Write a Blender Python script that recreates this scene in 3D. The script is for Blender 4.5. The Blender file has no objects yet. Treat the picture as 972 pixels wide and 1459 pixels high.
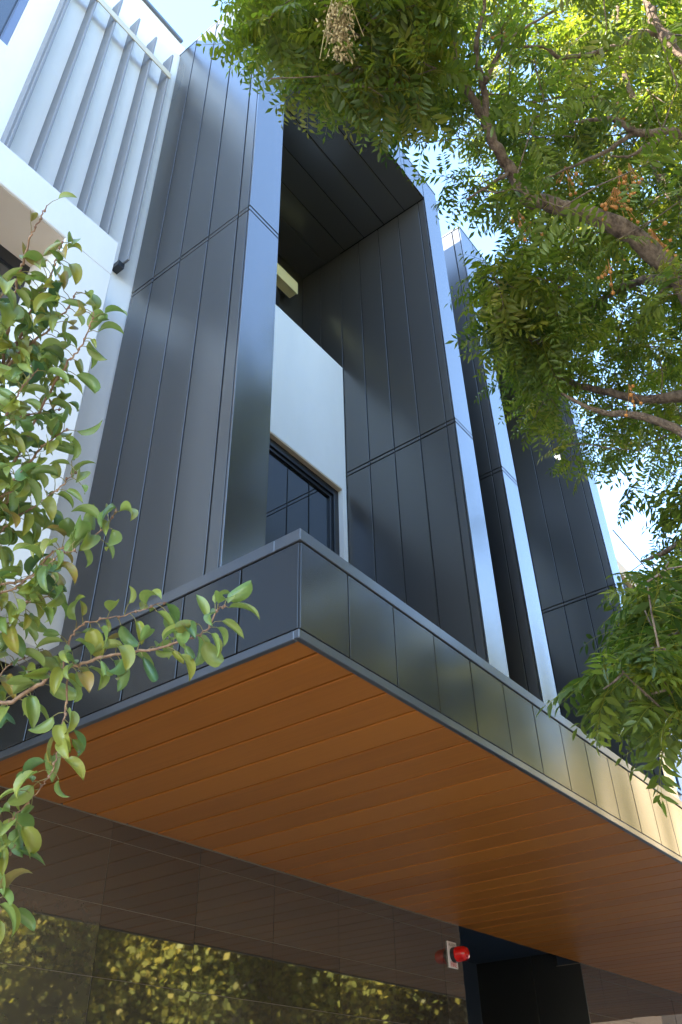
import bpy, bmesh, math, random
import numpy as np
from mathutils import Vector, Matrix

# ------------------------------------------------------------------ camera, sky, sun, exposure
scn = bpy.context.scene
COL = scn.collection
CAM = Vector((-2.4768, -2.0927, 1.6))
CR = Vector((0.60970177, -0.7923946, -0.01935326))
CU = Vector((-0.47170021, -0.38235185, 0.79454765))
CF = Vector((0.63699503, 0.47530817, 0.6068933))
FPX = 1201.65
cd = bpy.data.cameras.new("camera")
cam = bpy.data.objects.new("camera", cd)
COL.objects.link(cam)
M = Matrix((CR, CU, -CF)).transposed().to_4x4()
M.translation = CAM
cam.matrix_world = M
cd.sensor_fit = 'VERTICAL'
cd.sensor_height = 36.0
cd.lens = 36.0 * FPX / 1459.0
cd.clip_start = 0.05
cd.clip_end = 2000
scn.camera = cam

SUN = Vector((-1.92, 0.735, 1.0)).normalized()
w = bpy.data.worlds.new("World")
scn.world = w
w.use_nodes = True
nt = w.node_tree
sky = nt.nodes.new('ShaderNodeTexSky')
sky.sky_type = 'NISHITA'
sky.sun_disc = False
sky.sun_elevation = math.asin(SUN.z)
sky.sun_rotation = math.atan2(SUN.x, SUN.y)
sky.air_density = 1.0
sky.dust_density = 0.1
sky.ozone_density = 2.0
bg = nt.nodes['Background']
bg.inputs['Strength'].default_value = 0.15
nt.links.new(sky.outputs[0], bg.inputs[0])
sd = bpy.data.lights.new("sun", 'SUN')
sd.energy = 3.9
sd.angle = math.radians(0.5)
sd.color = (1.0, 0.93, 0.82)
so = bpy.data.objects.new("sun", sd)
COL.objects.link(so)
so.rotation_euler = SUN.to_track_quat('Z', 'Y').to_euler()
scn.view_settings.view_transform = 'Standard'
scn.view_settings.look = 'None'
scn.view_settings.gamma = 1
scn.view_settings.exposure = 3.25
scn.render.engine = 'CYCLES'
scn.cycles.max_bounces = 8
scn.cycles.transparent_max_bounces = 8

rnd = random.Random(7)
rng = np.random.default_rng(11)


def at(px, py, d):
    """World point seen at a pixel of the 972x1459 photo, d metres away."""
    v = CR * (px - 486) - CU * (py - 729.5) + CF * FPX
    return CAM + v.normalized() * d


# ------------------------------------------------------------------ materials
def mat(name, col, rough=0.5, spec=0.5, ior=1.5, metal=0.0):
    m = bpy.data.materials.new(name)
    m.use_nodes = True
    b = m.node_tree.nodes['Principled BSDF']
    b.inputs['Base Color'].default_value = (*col, 1)
    b.inputs['Roughness'].default_value = rough
    b.inputs['IOR'].default_value = ior
    b.inputs['Metallic'].default_value = metal
    b.inputs['Specular IOR Level'].default_value = spec
    return m


def N(m, t, **kw):
    n = m.node_tree.nodes.new(t)
    for k, v in kw.items():
        setattr(n, k, v)
    return n


def L(m, a, b):
    m.node_tree.links.new(a, b)


def coords(m, scale):
    tc = N(m, 'ShaderNodeTexCoord')
    mp = N(m, 'ShaderNodeMapping')
    mp.inputs['Scale'].default_value = scale
    L(m, tc.outputs['Object'], mp.inputs['Vector'])
    return mp.outputs[0]


def noise(m, scale=(1, 1, 1), s=5.0, detail=3, rough=0.5, dist=0.0):
    n = N(m, 'ShaderNodeTexNoise')
    n.inputs['Scale'].default_value = s
    n.inputs['Detail'].default_value = detail
    n.inputs['Roughness'].default_value = rough
    n.inputs['Distortion'].default_value = dist
    L(m, coords(m, scale), n.inputs['Vector'])
    return n.outputs['Fac']


def ramp(m, fac, stops):
    r = N(m, 'ShaderNodeValToRGB')
    e = r.color_ramp.elements
    while len(e) < len(stops):
        e.new(0.5)
    for i, (p, c) in enumerate(stops):
        e[i].position = p
        e[i].color = (*c, 1)
    L(m, fac, r.inputs[0])
    return r.outputs[0]


def maprange(m, fac, a, b, lo=0.0, hi=1.0):
    r = N(m, 'ShaderNodeMapRange')
    r.inputs[1].default_value = lo
    r.inputs[2].default_value = hi
    r.inputs[3].default_value = a
    r.inputs[4].default_value = b
    L(m, fac, r.inputs[0])
    return r.outputs[0]


def bump(m, fac, strength, distance=0.01):
    b = N(m, 'ShaderNodeBump')
    b.inputs['Strength'].default_value = strength
    b.inputs['Distance'].default_value = distance
    L(m, fac, b.inputs['Height'])
    L(m, b.outputs[0], m.node_tree.nodes['Principled BSDF'].inputs['Normal'])


def P(m):
    return m.node_tree.nodes['Principled BSDF'].inputs


def metal_mat(name, col, rough, ior=1.95):
    m = mat(name, col, rough, 0.5, ior)
    nz = N(m, 'ShaderNodeTexNoise')
    nz.inputs['Scale'].default_value = 1.7
    nz.inputs['Detail'].default_value = 1
    L(m, coords(m, (1, 1, 0.35)), nz.inputs['Vector'])
    sb = N(m, 'ShaderNodeVectorMath', operation='SUBTRACT')
    L(m, nz.outputs['Color'], sb.inputs[0]); sb.inputs[1].default_value = (0.5, 0.5, 0.5)
    sc = N(m, 'ShaderNodeVectorMath', operation='SCALE')
    L(m, sb.outputs[0], sc.inputs[0]); sc.inputs['Scale'].default_value = 0.11
    ge = N(m, 'ShaderNodeNewGeometry')
    ad = N(m, 'ShaderNodeVectorMath', operation='ADD')
    L(m, ge.outputs['Normal'], ad.inputs[0]); L(m, sc.outputs[0], ad.inputs[1])
    nr = N(m, 'ShaderNodeVectorMath', operation='NORMALIZE')
    L(m, ad.outputs[0], nr.inputs[0]); L(m, nr.outputs[0], P(m)['Normal'])
    g = noise(m, (1, 1, 0.3), 1.3, 1, 0.4)
    L(m, maprange(m, g, rough - 0.04, rough + 0.04), P(m)['Roughness'])
    c = ramp(m, g, [(0.0, tuple(x * 0.9 for x in col)), (1.0, tuple(x * 1.1 for x in col))])
    L(m, c, P(m)['Base Color'])
    return m


METAL = metal_mat('charcoal_metal', (0.039, 0.0385, 0.039), 0.29)
METAL_FASCIA = metal_mat('charcoal_fascia_metal', (0.024, 0.023, 0.022), 0.22, 1.66)
METAL_FRONT = metal_mat('charcoal_front_metal', (0.030, 0.031, 0.036), 0.24, 2.45)
TRIM = metal_mat('charcoal_trim_metal', (0.05, 0.052, 0.058), 0.30)
BACK = mat('dark_gap', (0.006, 0.006, 0.007), 0.7)

WHITE = mat('white_render', (0.80, 0.80, 0.80), 0.8, 0.3)
_f = noise(WHITE, (1, 1, 1), 160, 2)
bump(WHITE, _f, 0.25, 0.003)
_g = noise(WHITE, (1, 1, 0.35), 1.3, 5, 0.65)
L(WHITE, ramp(WHITE, _g, [(0.3, (0.76, 0.765, 0.77)), (0.62, (0.82, 0.82, 0.82))]), P(WHITE)['Base Color'])
FIN = mat('grey_fin', (0.19, 0.193, 0.205), 0.55)  # one even grey, darker than the wall between the fins
FACADE = mat('toned_down_facade_white', (0.66, 0.66, 0.67), 0.8, 0.3)  # the wall's white, toned down to offset stronger light on this side
bump(FACADE, noise(FACADE, (1, 1, 1), 160, 2), 0.25, 0.003)
L(FACADE, ramp(FACADE, noise(FACADE, (1, 1, 0.3), 1.6, 6, 0.68), [(0.28, (0.69, 0.695, 0.705)), (0.62, (0.76, 0.76, 0.765))]), P(FACADE)['Base Color'])
CREAM = mat('bounce_tinted_reveal', (0.62, 0.50, 0.36), 0.7, 0.3)  # warm bounce from below put into the colour of a white lining
BEIGE = mat('bounce_tinted_soffit', (0.55, 0.46, 0.37), 0.75, 0.3)  # white underside tinted with the warm light off the ground
STRIP = mat('beige_strip', (0.50, 0.46, 0.36), 0.5)
BLIND = mat('pale_yellow_blind', (0.80, 0.70, 0.36), 0.6)
NAVY = mat('navy_lining', (0.030, 0.042, 0.062), 0.5)
BLACKP = mat('black_entry_panel', (0.017, 0.017, 0.016), 0.4)
FRAME = mat('black_window_frame', (0.012, 0.014, 0.018), 0.35)
BLUEFRAME = mat('blue_grey_window_frame', (0.12, 0.16, 0.26), 0.4)
GLASS = mat('window_glass', (0.02, 0.024, 0.028), 0.02, 0.5, 2.0)
bump(GLASS, noise(GLASS, (1, 1, 1), 0.9, 1), 0.05, 0.02)

WOOD = mat('timber_soffit', (0.3, 0.11, 0.03), 0.42, 0.45)
_a = N(WOOD, 'ShaderNodeAttribute', attribute_name='shade')
_n1 = noise(WOOD, (40, 1.2, 40), 1.0, 4, 0.55, 0.6)
_n2 = noise(WOOD, (1, 1, 1), 1.1, 3)
_mx = N(WOOD, 'ShaderNodeMath', operation='MULTIPLY_ADD')
L(WOOD, _n1, _mx.inputs[0]); _mx.inputs[1].default_value = 0.55
L(WOOD, _a.outputs['Fac'], _mx.inputs[2])
_mx2 = N(WOOD, 'ShaderNodeMath', operation='MULTIPLY_ADD')
L(WOOD, _n2, _mx2.inputs[0]); _mx2.inputs[1].default_value = 0.30
L(WOOD, _mx.outputs[0], _mx2.inputs[2])
L(WOOD, ramp(WOOD, _mx2.outputs[0], [(0.2, (0.235, 0.066, 0.007)), (1.0, (0.44, 0.140, 0.016))]), P(WOOD)['Base Color'])
bump(WOOD, _n1, 0.08, 0.002)

STONE = mat('polished_stone', (0.05, 0.04, 0.032), 0.022, 0.5, 2.25)
_a = N(STONE, 'ShaderNodeAttribute', attribute_name='shade')
_n = noise(STONE, (1, 1, 1), 7, 6, 0.7)
_mx = N(STONE, 'ShaderNodeMath', operation='MULTIPLY_ADD')
L(STONE, _n, _mx.inputs[0]); _mx.inputs[1].default_value = 0.35
L(STONE, _a.outputs['Fac'], _mx.inputs[2])
L(STONE, ramp(STONE, _mx.outputs[0], [(0.15, (0.034, 0.028, 0.020)), (1.0, (0.084, 0.066, 0.046))]), P(STONE)['Base Color'])
bump(STONE, noise(STONE, (1, 1, 1), 2.5, 2), 0.03, 0.004)
GROUT = mat('stone_grout', (0.24, 0.20, 0.16), 0.8)

BARK = mat('bark', (0.16, 0.11, 0.08), 0.85, 0.2)
_n = noise(BARK, (1, 1, 0.35), 22, 5, 0.7)
L(BARK, ramp(BARK, _n, [(0.3, (0.060, 0.040, 0.030)), (0.68, (0.30, 0.22, 0.165))]), P(BARK)['Base Color'])
bump(BARK, noise(BARK, (1, 1, 0.3), 38, 5, 0.75), 0.9, 0.03)
TWIG = mat('pear_twig_bark', (0.23, 0.13, 0.08), 0.6, 0.3)
L(TWIG, ramp(TWIG, noise(TWIG, (1, 1, 1), 60, 3), [(0.3, (0.13, 0.07, 0.045)), (0.7, (0.34, 0.21, 0.13))]), P(TWIG)['Base Color'])
PALEBARK = mat('pale_bark', (0.42, 0.37, 0.28), 0.8, 0.2)
L(PALEBARK, ramp(PALEBARK, noise(PALEBARK, (1, 1, 0.4), 5, 4), [(0.35, (0.26, 0.22, 0.16)), (0.65, (0.50, 0.45, 0.36))]), P(PALEBARK)['Base Color'])
BERRY = mat('orange_berry', (0.46, 0.19, 0.040), 0.5)
DRY = mat('dried_seed_cluster', (0.46, 0.36, 0.19), 0.8)


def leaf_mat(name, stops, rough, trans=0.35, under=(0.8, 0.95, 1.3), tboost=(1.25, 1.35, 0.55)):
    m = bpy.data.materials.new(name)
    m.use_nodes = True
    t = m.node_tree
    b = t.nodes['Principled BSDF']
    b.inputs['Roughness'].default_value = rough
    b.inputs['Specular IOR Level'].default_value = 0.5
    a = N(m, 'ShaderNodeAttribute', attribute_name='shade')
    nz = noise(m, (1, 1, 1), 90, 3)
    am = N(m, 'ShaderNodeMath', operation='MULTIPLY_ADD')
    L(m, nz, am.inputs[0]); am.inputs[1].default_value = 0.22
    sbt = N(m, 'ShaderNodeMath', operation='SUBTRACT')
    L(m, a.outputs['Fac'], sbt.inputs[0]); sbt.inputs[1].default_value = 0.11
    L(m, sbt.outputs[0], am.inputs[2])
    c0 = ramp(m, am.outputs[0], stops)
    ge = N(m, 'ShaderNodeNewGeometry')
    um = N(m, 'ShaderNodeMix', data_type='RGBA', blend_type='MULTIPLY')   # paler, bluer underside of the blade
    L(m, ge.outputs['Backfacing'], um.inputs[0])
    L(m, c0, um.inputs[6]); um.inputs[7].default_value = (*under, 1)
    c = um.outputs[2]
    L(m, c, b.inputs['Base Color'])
    tr = N(m, 'ShaderNodeBsdfTranslucent')
    mc = N(m, 'ShaderNodeMix', data_type='RGBA', blend_type='MULTIPLY')
    mc.inputs[0].default_value = 1.0
    L(m, c, mc.inputs[6])
    mc.inputs[7].default_value = (*tboost, 1)
    L(m, mc.outputs[2], tr.inputs[0])
    mx = N(m, 'ShaderNodeMixShader')
    mx.inputs[0].default_value = trans
    L(m, b.outputs[0], mx.inputs[1])
    L(m, tr.outputs[0], mx.inputs[2])
    L(m, mx.outputs[0], t.nodes['Material Output'].inputs['Surface'])
    return m


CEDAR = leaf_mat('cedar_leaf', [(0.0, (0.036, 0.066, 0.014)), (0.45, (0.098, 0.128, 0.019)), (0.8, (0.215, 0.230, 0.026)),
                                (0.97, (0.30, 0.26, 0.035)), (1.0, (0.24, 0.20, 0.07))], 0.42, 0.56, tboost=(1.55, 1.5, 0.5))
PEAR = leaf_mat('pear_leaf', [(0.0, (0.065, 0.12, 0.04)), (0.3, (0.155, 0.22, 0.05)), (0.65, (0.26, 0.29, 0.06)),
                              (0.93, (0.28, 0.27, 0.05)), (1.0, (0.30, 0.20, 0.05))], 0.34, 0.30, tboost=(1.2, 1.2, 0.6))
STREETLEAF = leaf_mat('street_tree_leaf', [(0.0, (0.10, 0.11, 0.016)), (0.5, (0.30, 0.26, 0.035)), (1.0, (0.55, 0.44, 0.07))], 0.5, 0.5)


# ------------------------------------------------------------------ mesh helpers
class MB:
    def __init__(self):
        self.v, self.f, self.s = [], [], []

    def box(self, x0, x1, y0, y1, z0, z1, shade=0.5):
        x0, x1 = sorted((x0, x1)); y0, y1 = sorted((y0, y1)); z0, z1 = sorted((z0, z1))
        n = len(self.v)
        self.v += [(x, y, z) for z in (z0, z1) for x, y in ((x0, y0), (x1, y0), (x1, y1), (x0, y1))]
        for q in ((0, 3, 2, 1), (4, 5, 6, 7), (0, 1, 5, 4), (1, 2, 6, 5), (2, 3, 7, 6), (3, 0, 4, 7)):
            self.f.append(tuple(n + i for i in q)); self.s.append(shade)
        return self

    def poly(self, vs, fs, shade=0.5):
        n = len(self.v)
        self.v += [tuple(p) for p in vs]
        for q in fs:
            self.f.append(tuple(n + i for i in q)); self.s.append(shade)

    def tube(self, pts, rads, sides=8, shade=0.5, cap=True):
        pts = [Vector(p) for p in pts]
        n0 = len(self.v)
        ref = None
        for i, p in enumerate(pts):
            t = (pts[min(i + 1, len(pts) - 1)] - pts[max(i - 1, 0)])
            t = t.normalized() if t.length > 1e-9 else Vector((0, 0, 1))
            if ref is None:
                ref = t.orthogonal().normalized()
            ref = (ref - t * ref.dot(t))
            ref = ref.normalized() if ref.length > 1e-6 else t.orthogonal().normalized()
            b = t.cross(ref)
            for k in range(sides):
                a = 2 * math.pi * k / sides
                self.v.append(tuple(p + (ref * math.cos(a) + b * math.sin(a)) * rads[i]))
        for i in range(len(pts) - 1):
            for k in range(sides):
                k2 = (k + 1) % sides
                a = n0 + i * sides
                self.f.append((a + k, a + k2, a + sides + k2, a + sides + k)); self.s.append(shade)
        if cap:
            self.f.append(tuple(n0 + k for k in reversed(range(sides)))); self.s.append(shade)
            e = n0 + (len(pts) - 1) * sides
            self.f.append(tuple(e + k for k in range(sides))); self.s.append(shade)

    def build(self, name, m, parent=None, bevel=0.0, smooth=False):
        me = bpy.data.meshes.new(name)
        me.from_pydata(self.v, [], self.f)
        at_ = me.attributes.new('shade', 'FLOAT', 'FACE')
        at_.data.foreach_set('value', self.s)
        if bevel:
            bm = bmesh.new(); bm.from_mesh(me)
            bmesh.ops.bevel(bm, geom=list(bm.edges), offset=bevel, segments=1, affect='EDGES', clamp_overlap=True)
            bm.to_mesh(me); bm.free()
        if smooth:
            me.polygons.foreach_set('use_smooth', [True] * len(me.polygons))
        me.materials.append(m)
        o = bpy.data.objects.new(name, me)
        COL.objects.link(o)
        o.parent = parent
        return o


def np_mesh(name, verts, faces4, shade, m, parent=None):
    """Mesh from numpy arrays; faces4 may be (n,3) or (n,4)."""
    me = bpy.data.meshes.new(name)
    k = faces4.shape[1]
    me.vertices.add(len(verts)); me.vertices.foreach_set('co', verts.astype(np.float32).ravel())
    me.loops.add(faces4.size); me.loops.foreach_set('vertex_index', faces4.astype(np.int32).ravel())
    me.polygons.add(len(faces4))
    me.polygons.foreach_set('loop_start', (np.arange(len(faces4)) * k).astype(np.int32))
    a = me.attributes.new('shade', 'FLOAT', 'FACE')
    a.data.foreach_set('value', shade.astype(np.float32))
    me.update(calc_edges=True)
    me.validate()
    me.materials.append(m)
    o = bpy.data.objects.new(name, me)
    COL.objects.link(o)
    o.parent = parent
    return o


def empty(name, loc=(0, 0, 0)):
    o = bpy.data.objects.new(name, None)
    COL.objects.link(o)
    o.location = loc
    return o


def tag(o, label=None, cat=None, group=None, kind=None):
    for k, v in (('label', label), ('category', cat), ('group', group), ('kind', kind)):
        if v:
            o[k] = v
    return o


def copy_tree(o, parent=None):
    c = o.copy(); COL.objects.link(c); c.parent = parent
    for ch in list(o.children):
        copy_tree(ch, c)
    return c


# ------------------------------------------------------------------ ground and street
CONC = mat('footpath_concrete', (0.44, 0.41, 0.36), 0.85)
L(CONC, ramp(CONC, noise(CONC, (1, 1, 1), 3, 6, 0.7), [(0.3, (0.38, 0.35, 0.30)), (0.7, (0.50, 0.465, 0.41))]), P(CONC)['Base Color'])
ASPH = mat('asphalt', (0.05, 0.05, 0.05), 0.85)
L(ASPH, ramp(ASPH, noise(ASPH, (1, 1, 1), 9, 6, 0.7), [(0.3, (0.04, 0.04, 0.041)), (0.7, (0.065, 0.063, 0.06))]), P(ASPH)['Base Color'])
EARTH = mat('dry_earth', (0.20, 0.17, 0.11), 0.95)
LINE = mat('road_paint', (0.75, 0.75, 0.72), 0.7)
tag(MB().box(-300, 300, -300, 300, -0.6, -0.16).build('ground', EARTH), kind='structure')
tag(MB().box(-120, 120, -12.0, -4.6, -0.158, -0.12).build('road', ASPH), kind='structure')
tag(MB().box(-120, 120, -4.45, 2.56, -0.15, 0.0).build('footpath', CONC), kind='structure')
tag(MB().box(-120, 120, -4.6, -4.452, -0.15, 0.004).build('kerb', CONC, bevel=0.012), kind='structure')
tag(MB().box(-120, 120, -15.5, -12.0, -0.15, 0.0).build('footpath', CONC), kind='structure')
_m = MB()
for i in range(-30, 30):
    _m.box(i * 4.0, i * 4.0 + 2.0, -8.36, -8.24, -0.125, -0.116)
tag(_m.build('road_marking', LINE), kind='structure')

# ------------------------------------------------------------------ the building
YW = 1.95            # face of the white wall
ZT = 11.62           # top of the charcoal frames
ZP = 11.88           # top of the white parapet
ZS, ZC = 3.40, 3.98  # canopy soffit and canopy top
bld = empty('office_building', (2, 4, 0))
tag(bld, 'white rendered building with charcoal metal portal frames and a timber-lined canopy', 'building')
B = empty('tmp')     # parent offset helper removed below
bpy.data.objects.remove(B)


def part(mb, name, m, parent=None, bevel=0.0, smooth=False):
    o = mb.build(name, m, None, bevel, smooth)
    p = parent or bld
    o.parent = p
    o.location = -Vector(origin(p))
    return o


def origin(p):
    v = Vector((0, 0, 0))
    while p is not None:
        v += p.location
        p = p.parent
    return v


# white walls (boxes butted end to end around the openings)
wm = MB()
wt = 0.30
XL = -12.5
# upper left wall with an opening whose lower right corner shows at the frame's edge
wm.box(-1.525, 0.40, YW, YW + wt, 3.99, ZP)
wm.box(-3.4, -1.525, YW, YW + wt, 6.95, 8.975)
wm.box(-3.4, -1.525, YW, YW + wt, 10.6, ZP)
wm.box(-5.0, -3.4, YW, YW + wt, 3.99, ZP)
wm.box(XL, -5.0, YW, YW + wt, 3.99, ZP)
wm.box(-3.4, -1.525, YW, YW + wt, 3.99, 6.6)
white = part(wm, 'wall', FACADE)
wm = MB()
# behind the portals
for ox in (0.0, 3.905):
    x0, x1 = 0.40 + ox, 3.04 + ox
    wm.box(x0, x1, YW, YW + 0.14, 7.085, 8.945)
    wm.box(2.975 + ox, x1, YW, YW + 0.14, 3.7, 7.085)
    wm.box(x0, x1, YW, YW + 0.14, 3.7, 4.3)
wm.box(-1.525, XL, 13.6, 13.9, 3.99, ZP)
wm.box(7.2, 7.5, YW, 13.6, 3.99, ZT - 0.3)
wm.box(XL, XL + 0.3, YW + wt, 13.6, 0, ZP)
wm.box(-1.525, 7.2, 13.6, 13.9, 0, ZT - 0.3)
white = part(wm, 'wall', WHITE)
part(MB().box(XL, 0.06, YW - 0.035, YW + wt + 0.04, ZP + 0.002, ZP + 0.045), 'parapet_capping', TRIM)
part(MB().box(XL + 0.3, 7.2, YW + wt, 13.6, 11.27, 11.4), 'roof', CONC)

# proud lower white band with its soffit and pier
lm = MB()
lm.box(XL + 0.02, -0.392, 1.50, YW - 0.002, 6.745, 7.13)
lm.box(-0.80, -0.392, 1.50, YW - 0.002, 3.99, 6.743)
lm.box(-4.6, -4.0, 1.50, YW - 0.002, 3.99, 6.743)
part(lm, 'balcony_surround', FACADE, bevel=0.006)
part(MB().box(-4.0, -0.802, 1.515, 1.90, 6.735, 6.742), 'balcony_soffit', BEIGE)
lw = part(MB().box(-4.0, -0.80, 1.90, 1.94, 4.0, 4.06).box(-4.0, -0.80, 1.90, 1.94, 6.62, 6.735).box(-0.86, -0.802, 1.90, 1.94, 4.06, 6.62)
          .box(-4.0, -3.94, 1.90, 1.94, 4.06, 6.62).box(-2.42, -2.36, 1.90, 1.94, 4.06, 6.62), 'window', FRAME)
part(MB().box(-3.94, -0.86, 1.92, 1.93, 4.06, 6.62), 'pane', GLASS, lw)
# high window at the photo's top left corner
hw = part(MB().box(-1.585, -1.527, YW + 0.03, YW + 0.13, 8.98, 10.6).box(-3.4, -3.34, YW + 0.03, YW + 0.13, 8.98, 10.6)
          .box(-3.34, -1.585, YW + 0.03, YW + 0.13, 8.98, 9.03).box(-3.34, -1.585, YW + 0.03, YW + 0.13, 10.54, 10.6), 'window', BLUEFRAME)
part(MB().box(-3.34, -1.585, YW + 0.10, YW + 0.11, 9.03, 10.54), 'pane', GLASS, hw)

# vertical fins and a flat beige strip across their fronts
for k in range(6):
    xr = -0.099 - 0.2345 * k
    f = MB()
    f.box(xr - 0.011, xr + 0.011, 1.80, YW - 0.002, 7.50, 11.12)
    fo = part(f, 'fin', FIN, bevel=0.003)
    if k == 0:
        part(MB().box(xr - 0.05, xr + 0.012, 1.86, YW - 0.002, 7.44, 7.497), 'fin_bracket', FRAME, fo)
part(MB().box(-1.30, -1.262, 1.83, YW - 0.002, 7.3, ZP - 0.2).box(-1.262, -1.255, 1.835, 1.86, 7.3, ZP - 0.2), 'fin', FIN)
rl = part(MB().box(-3.2, -0.075, 1.785, 1.797, 10.60, 10.70), 'fin_strip', STRIP, bevel=0.003)
# ------------------------------------------------------------------ portal frame (charcoal metal)
G = 0.0072  # half of a panel gap


def cuts(lo, hi, step, first=None):
    u = [lo]
    x = first if first is not None else lo + step
    while x < hi - 0.06:
        u.append(x); x += step
    u.append(hi)
    return u


def clad(mb, fixed, c0, c1, us, vs):
    """Flat lock panels between the cuts us x vs; fixed = axis of the normal, c0..c1 the panel's thickness."""
    for i in range(len(us) - 1):
        for j in range(len(vs) - 1):
            a, b, c, d = us[i] + G, us[i + 1] - G, vs[j] + G, vs[j + 1] - G
            if b - a < 0.004 or d - c < 0.004:
                continue
            jit = rnd.uniform(-0.0012, 0.0012)
            s = 0.5
            if fixed == 'x':
                mb.box(c0 + jit, c1 + jit, a, b, c, d, s)
            elif fixed == 'y':
                mb.box(a, b, c0 + jit, c1 + jit, c, d, s)
            else:
                mb.box(a, b, c, d, c0 + jit, c1 + jit, s)
    return mb


X0, X1, X2, X3 = 0.075, 0.405, 3.04, 3.37
YF, YB = 0.60, 1.94
zs = [3.62, 7.285, 7.335, ZT - 0.02]
ys = [YF + 0.016, 0.722, 1.037, 1.352, 1.667, YB]
yi = [YF + 0.016, 0.704, 1.012, 1.324, 1.636, YB]
t = 0.016
pf = MB()
pf.box(X0 + t, X1 - t, YF + t, YB, 3.6, ZT - 0.03)
pf.box(X2 + t, X3 - t, YF + t, YB, 3.6, ZT - 0.03)
pf.box(X1 - t, X2 + t, YF + t, YB, 11.13 + t, ZT - 0.03)
portal = part(pf, 'portal_frame', BACK)
part(clad(MB(), 'x', X0, X0 + t - 0.001, ys, zs), 'outer_cladding', METAL, portal, bevel=0.0016)
part(clad(MB(), 'x', X3 - t + 0.001, X3, ys, zs), 'outer_cladding', METAL, portal, bevel=0.0016)
part(clad(MB(), 'x', X1 - t + 0.001, X1, yi, zs[:3] + [11.125]), 'inner_cladding', METAL, portal, bevel=0.0016)
part(clad(MB(), 'x', X2, X2 + t - 0.001, yi + [2.267, 2.58], zs[:3] + [11.125]), 'inner_cladding', METAL, portal, bevel=0.0016)
part(clad(MB(), 'y', YF, YF + t - 0.001, [X0 - G, X1 + G], [3.62, 7.285, 7.335, ZT - 0.02]), 'front_trim', METAL_FRONT, portal, bevel=0.0016)
part(clad(MB(), 'y', YF, YF + t - 0.001, [X2 - G, X3 + G], [3.62, 7.285, 7.335, ZT - 0.02]), 'front_trim', METAL_FRONT, portal, bevel=0.0016)
part(clad(MB(), 'y', YF, YF + t - 0.001, cuts(X1 + G, X2 - G, 0.44), [11.13 - G, ZT - 0.02]), 'lintel', METAL_FRONT, portal, bevel=0.0016)
part(clad(MB(), 'z', 11.13, 11.13 + t - 0.001, [X1, X2], [YF + t] + [0.90, 1.22, 1.54, 1.86, 2.18, 2.58]), 'ceiling_cladding', METAL, portal, bevel=0.0016)
part(MB().box(X0 - 0.004, X3 + 0.004, YF - 0.004, 2.0, ZT - 0.018, ZT + 0.012), 'top_capping', TRIM, portal, bevel=0.003)
# recess above the white panel (loggia) lined in charcoal
part(MB().box(X1 - 0.12, X2 + 0.12, 2.585, 2.64, 8.5, 11.25).box(X2 + t, X2 + 0.12, YB + 0.002, 2.62, 8.5, 11.13).box(X1 - 0.12, X1 - t, 2.26, 2.62, 8.5, 11.13)
     .box(X1, X2, 2.10, 2.58, 8.85, 8.89).box(X1 - 0.12, X2 + 0.12, YB + 0.001, 2.584, 11.147, 11.25), 'recess_lining', METAL, portal)
p2 = copy_tree(portal, bld)
p2.location.x += 3.905

# windows behind both portals
for ox in (0.0, 3.905):
    fr = MB()
    a, b, z0, z1 = 0.42 + ox, 2.972 + ox, 4.302, 7.065
    fr.box(b - 0.075, b, 2.0, 2.08, z0, z1).box(a, a + 0.075, 2.0, 2.08, z0, z1).box(a + 0.075, b - 0.075, 2.0, 2.08, z1 - 0.085, z1)
    fr.box(a + 0.075, b - 0.075, 2.0, 2.08, z0, z0 + 0.08)
    fr.box(b - 0.118, b - 0.075, 2.02, 2.08, z0 + 0.08, z1 - 0.085).box(a + 0.075, b - 0.118, 2.02, 2.08, z1 - 0.125, z1 - 0.085)
    wo = part(fr, 'window', FRAME, bevel=0.003)
    part(MB().box(a + 0.075, b - 0.118, 2.045, 2.055, z0 + 0.08, z1 - 0.125), 'pane', GLASS, wo)
    part(MB().box(a - 0.015, b, YW + 0.003, 2.08, 7.067, 7.083), 'lintel_lining', CREAM, wo)
    fr = MB()
    a, b, z0, z1 = 0.5 + ox, 2.50 + ox, 8.95, 10.28
    fr.box(b - 0.09, b, 2.50, 2.582, z0, z1).box(a, a + 0.09, 2.50, 2.582, z0, z1).box(a + 0.09, b - 0.09, 2.50, 2.582, z1 - 0.1, z1)
    fr.box(b - 0.14, b - 0.09, 2.53, 2.582, z0, z1 - 0.1)
    wo = part(fr, 'window', FRAME, bevel=0.003)
    part(MB().box(a + 0.09, b - 0.14, 2.545, 2.555, z0, z1 - 0.1), 'pane', GLASS, wo)
    bl = MB()
    bl.box(a, b + 0.19, 2.38, 2.498, 10.30, 10.46).box(a, b + 0.19, 2.36, 2.379, 10.28, 10.50)
    part(bl, 'blind_box', BLIND, wo, bevel=0.004)

# side return beyond the second frame and inner floors
part(MB().box(7.27 + 0.016, 7.5, YB, 1.949, 3.99, ZT - 0.4), 'return_flashing', TRIM)

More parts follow.
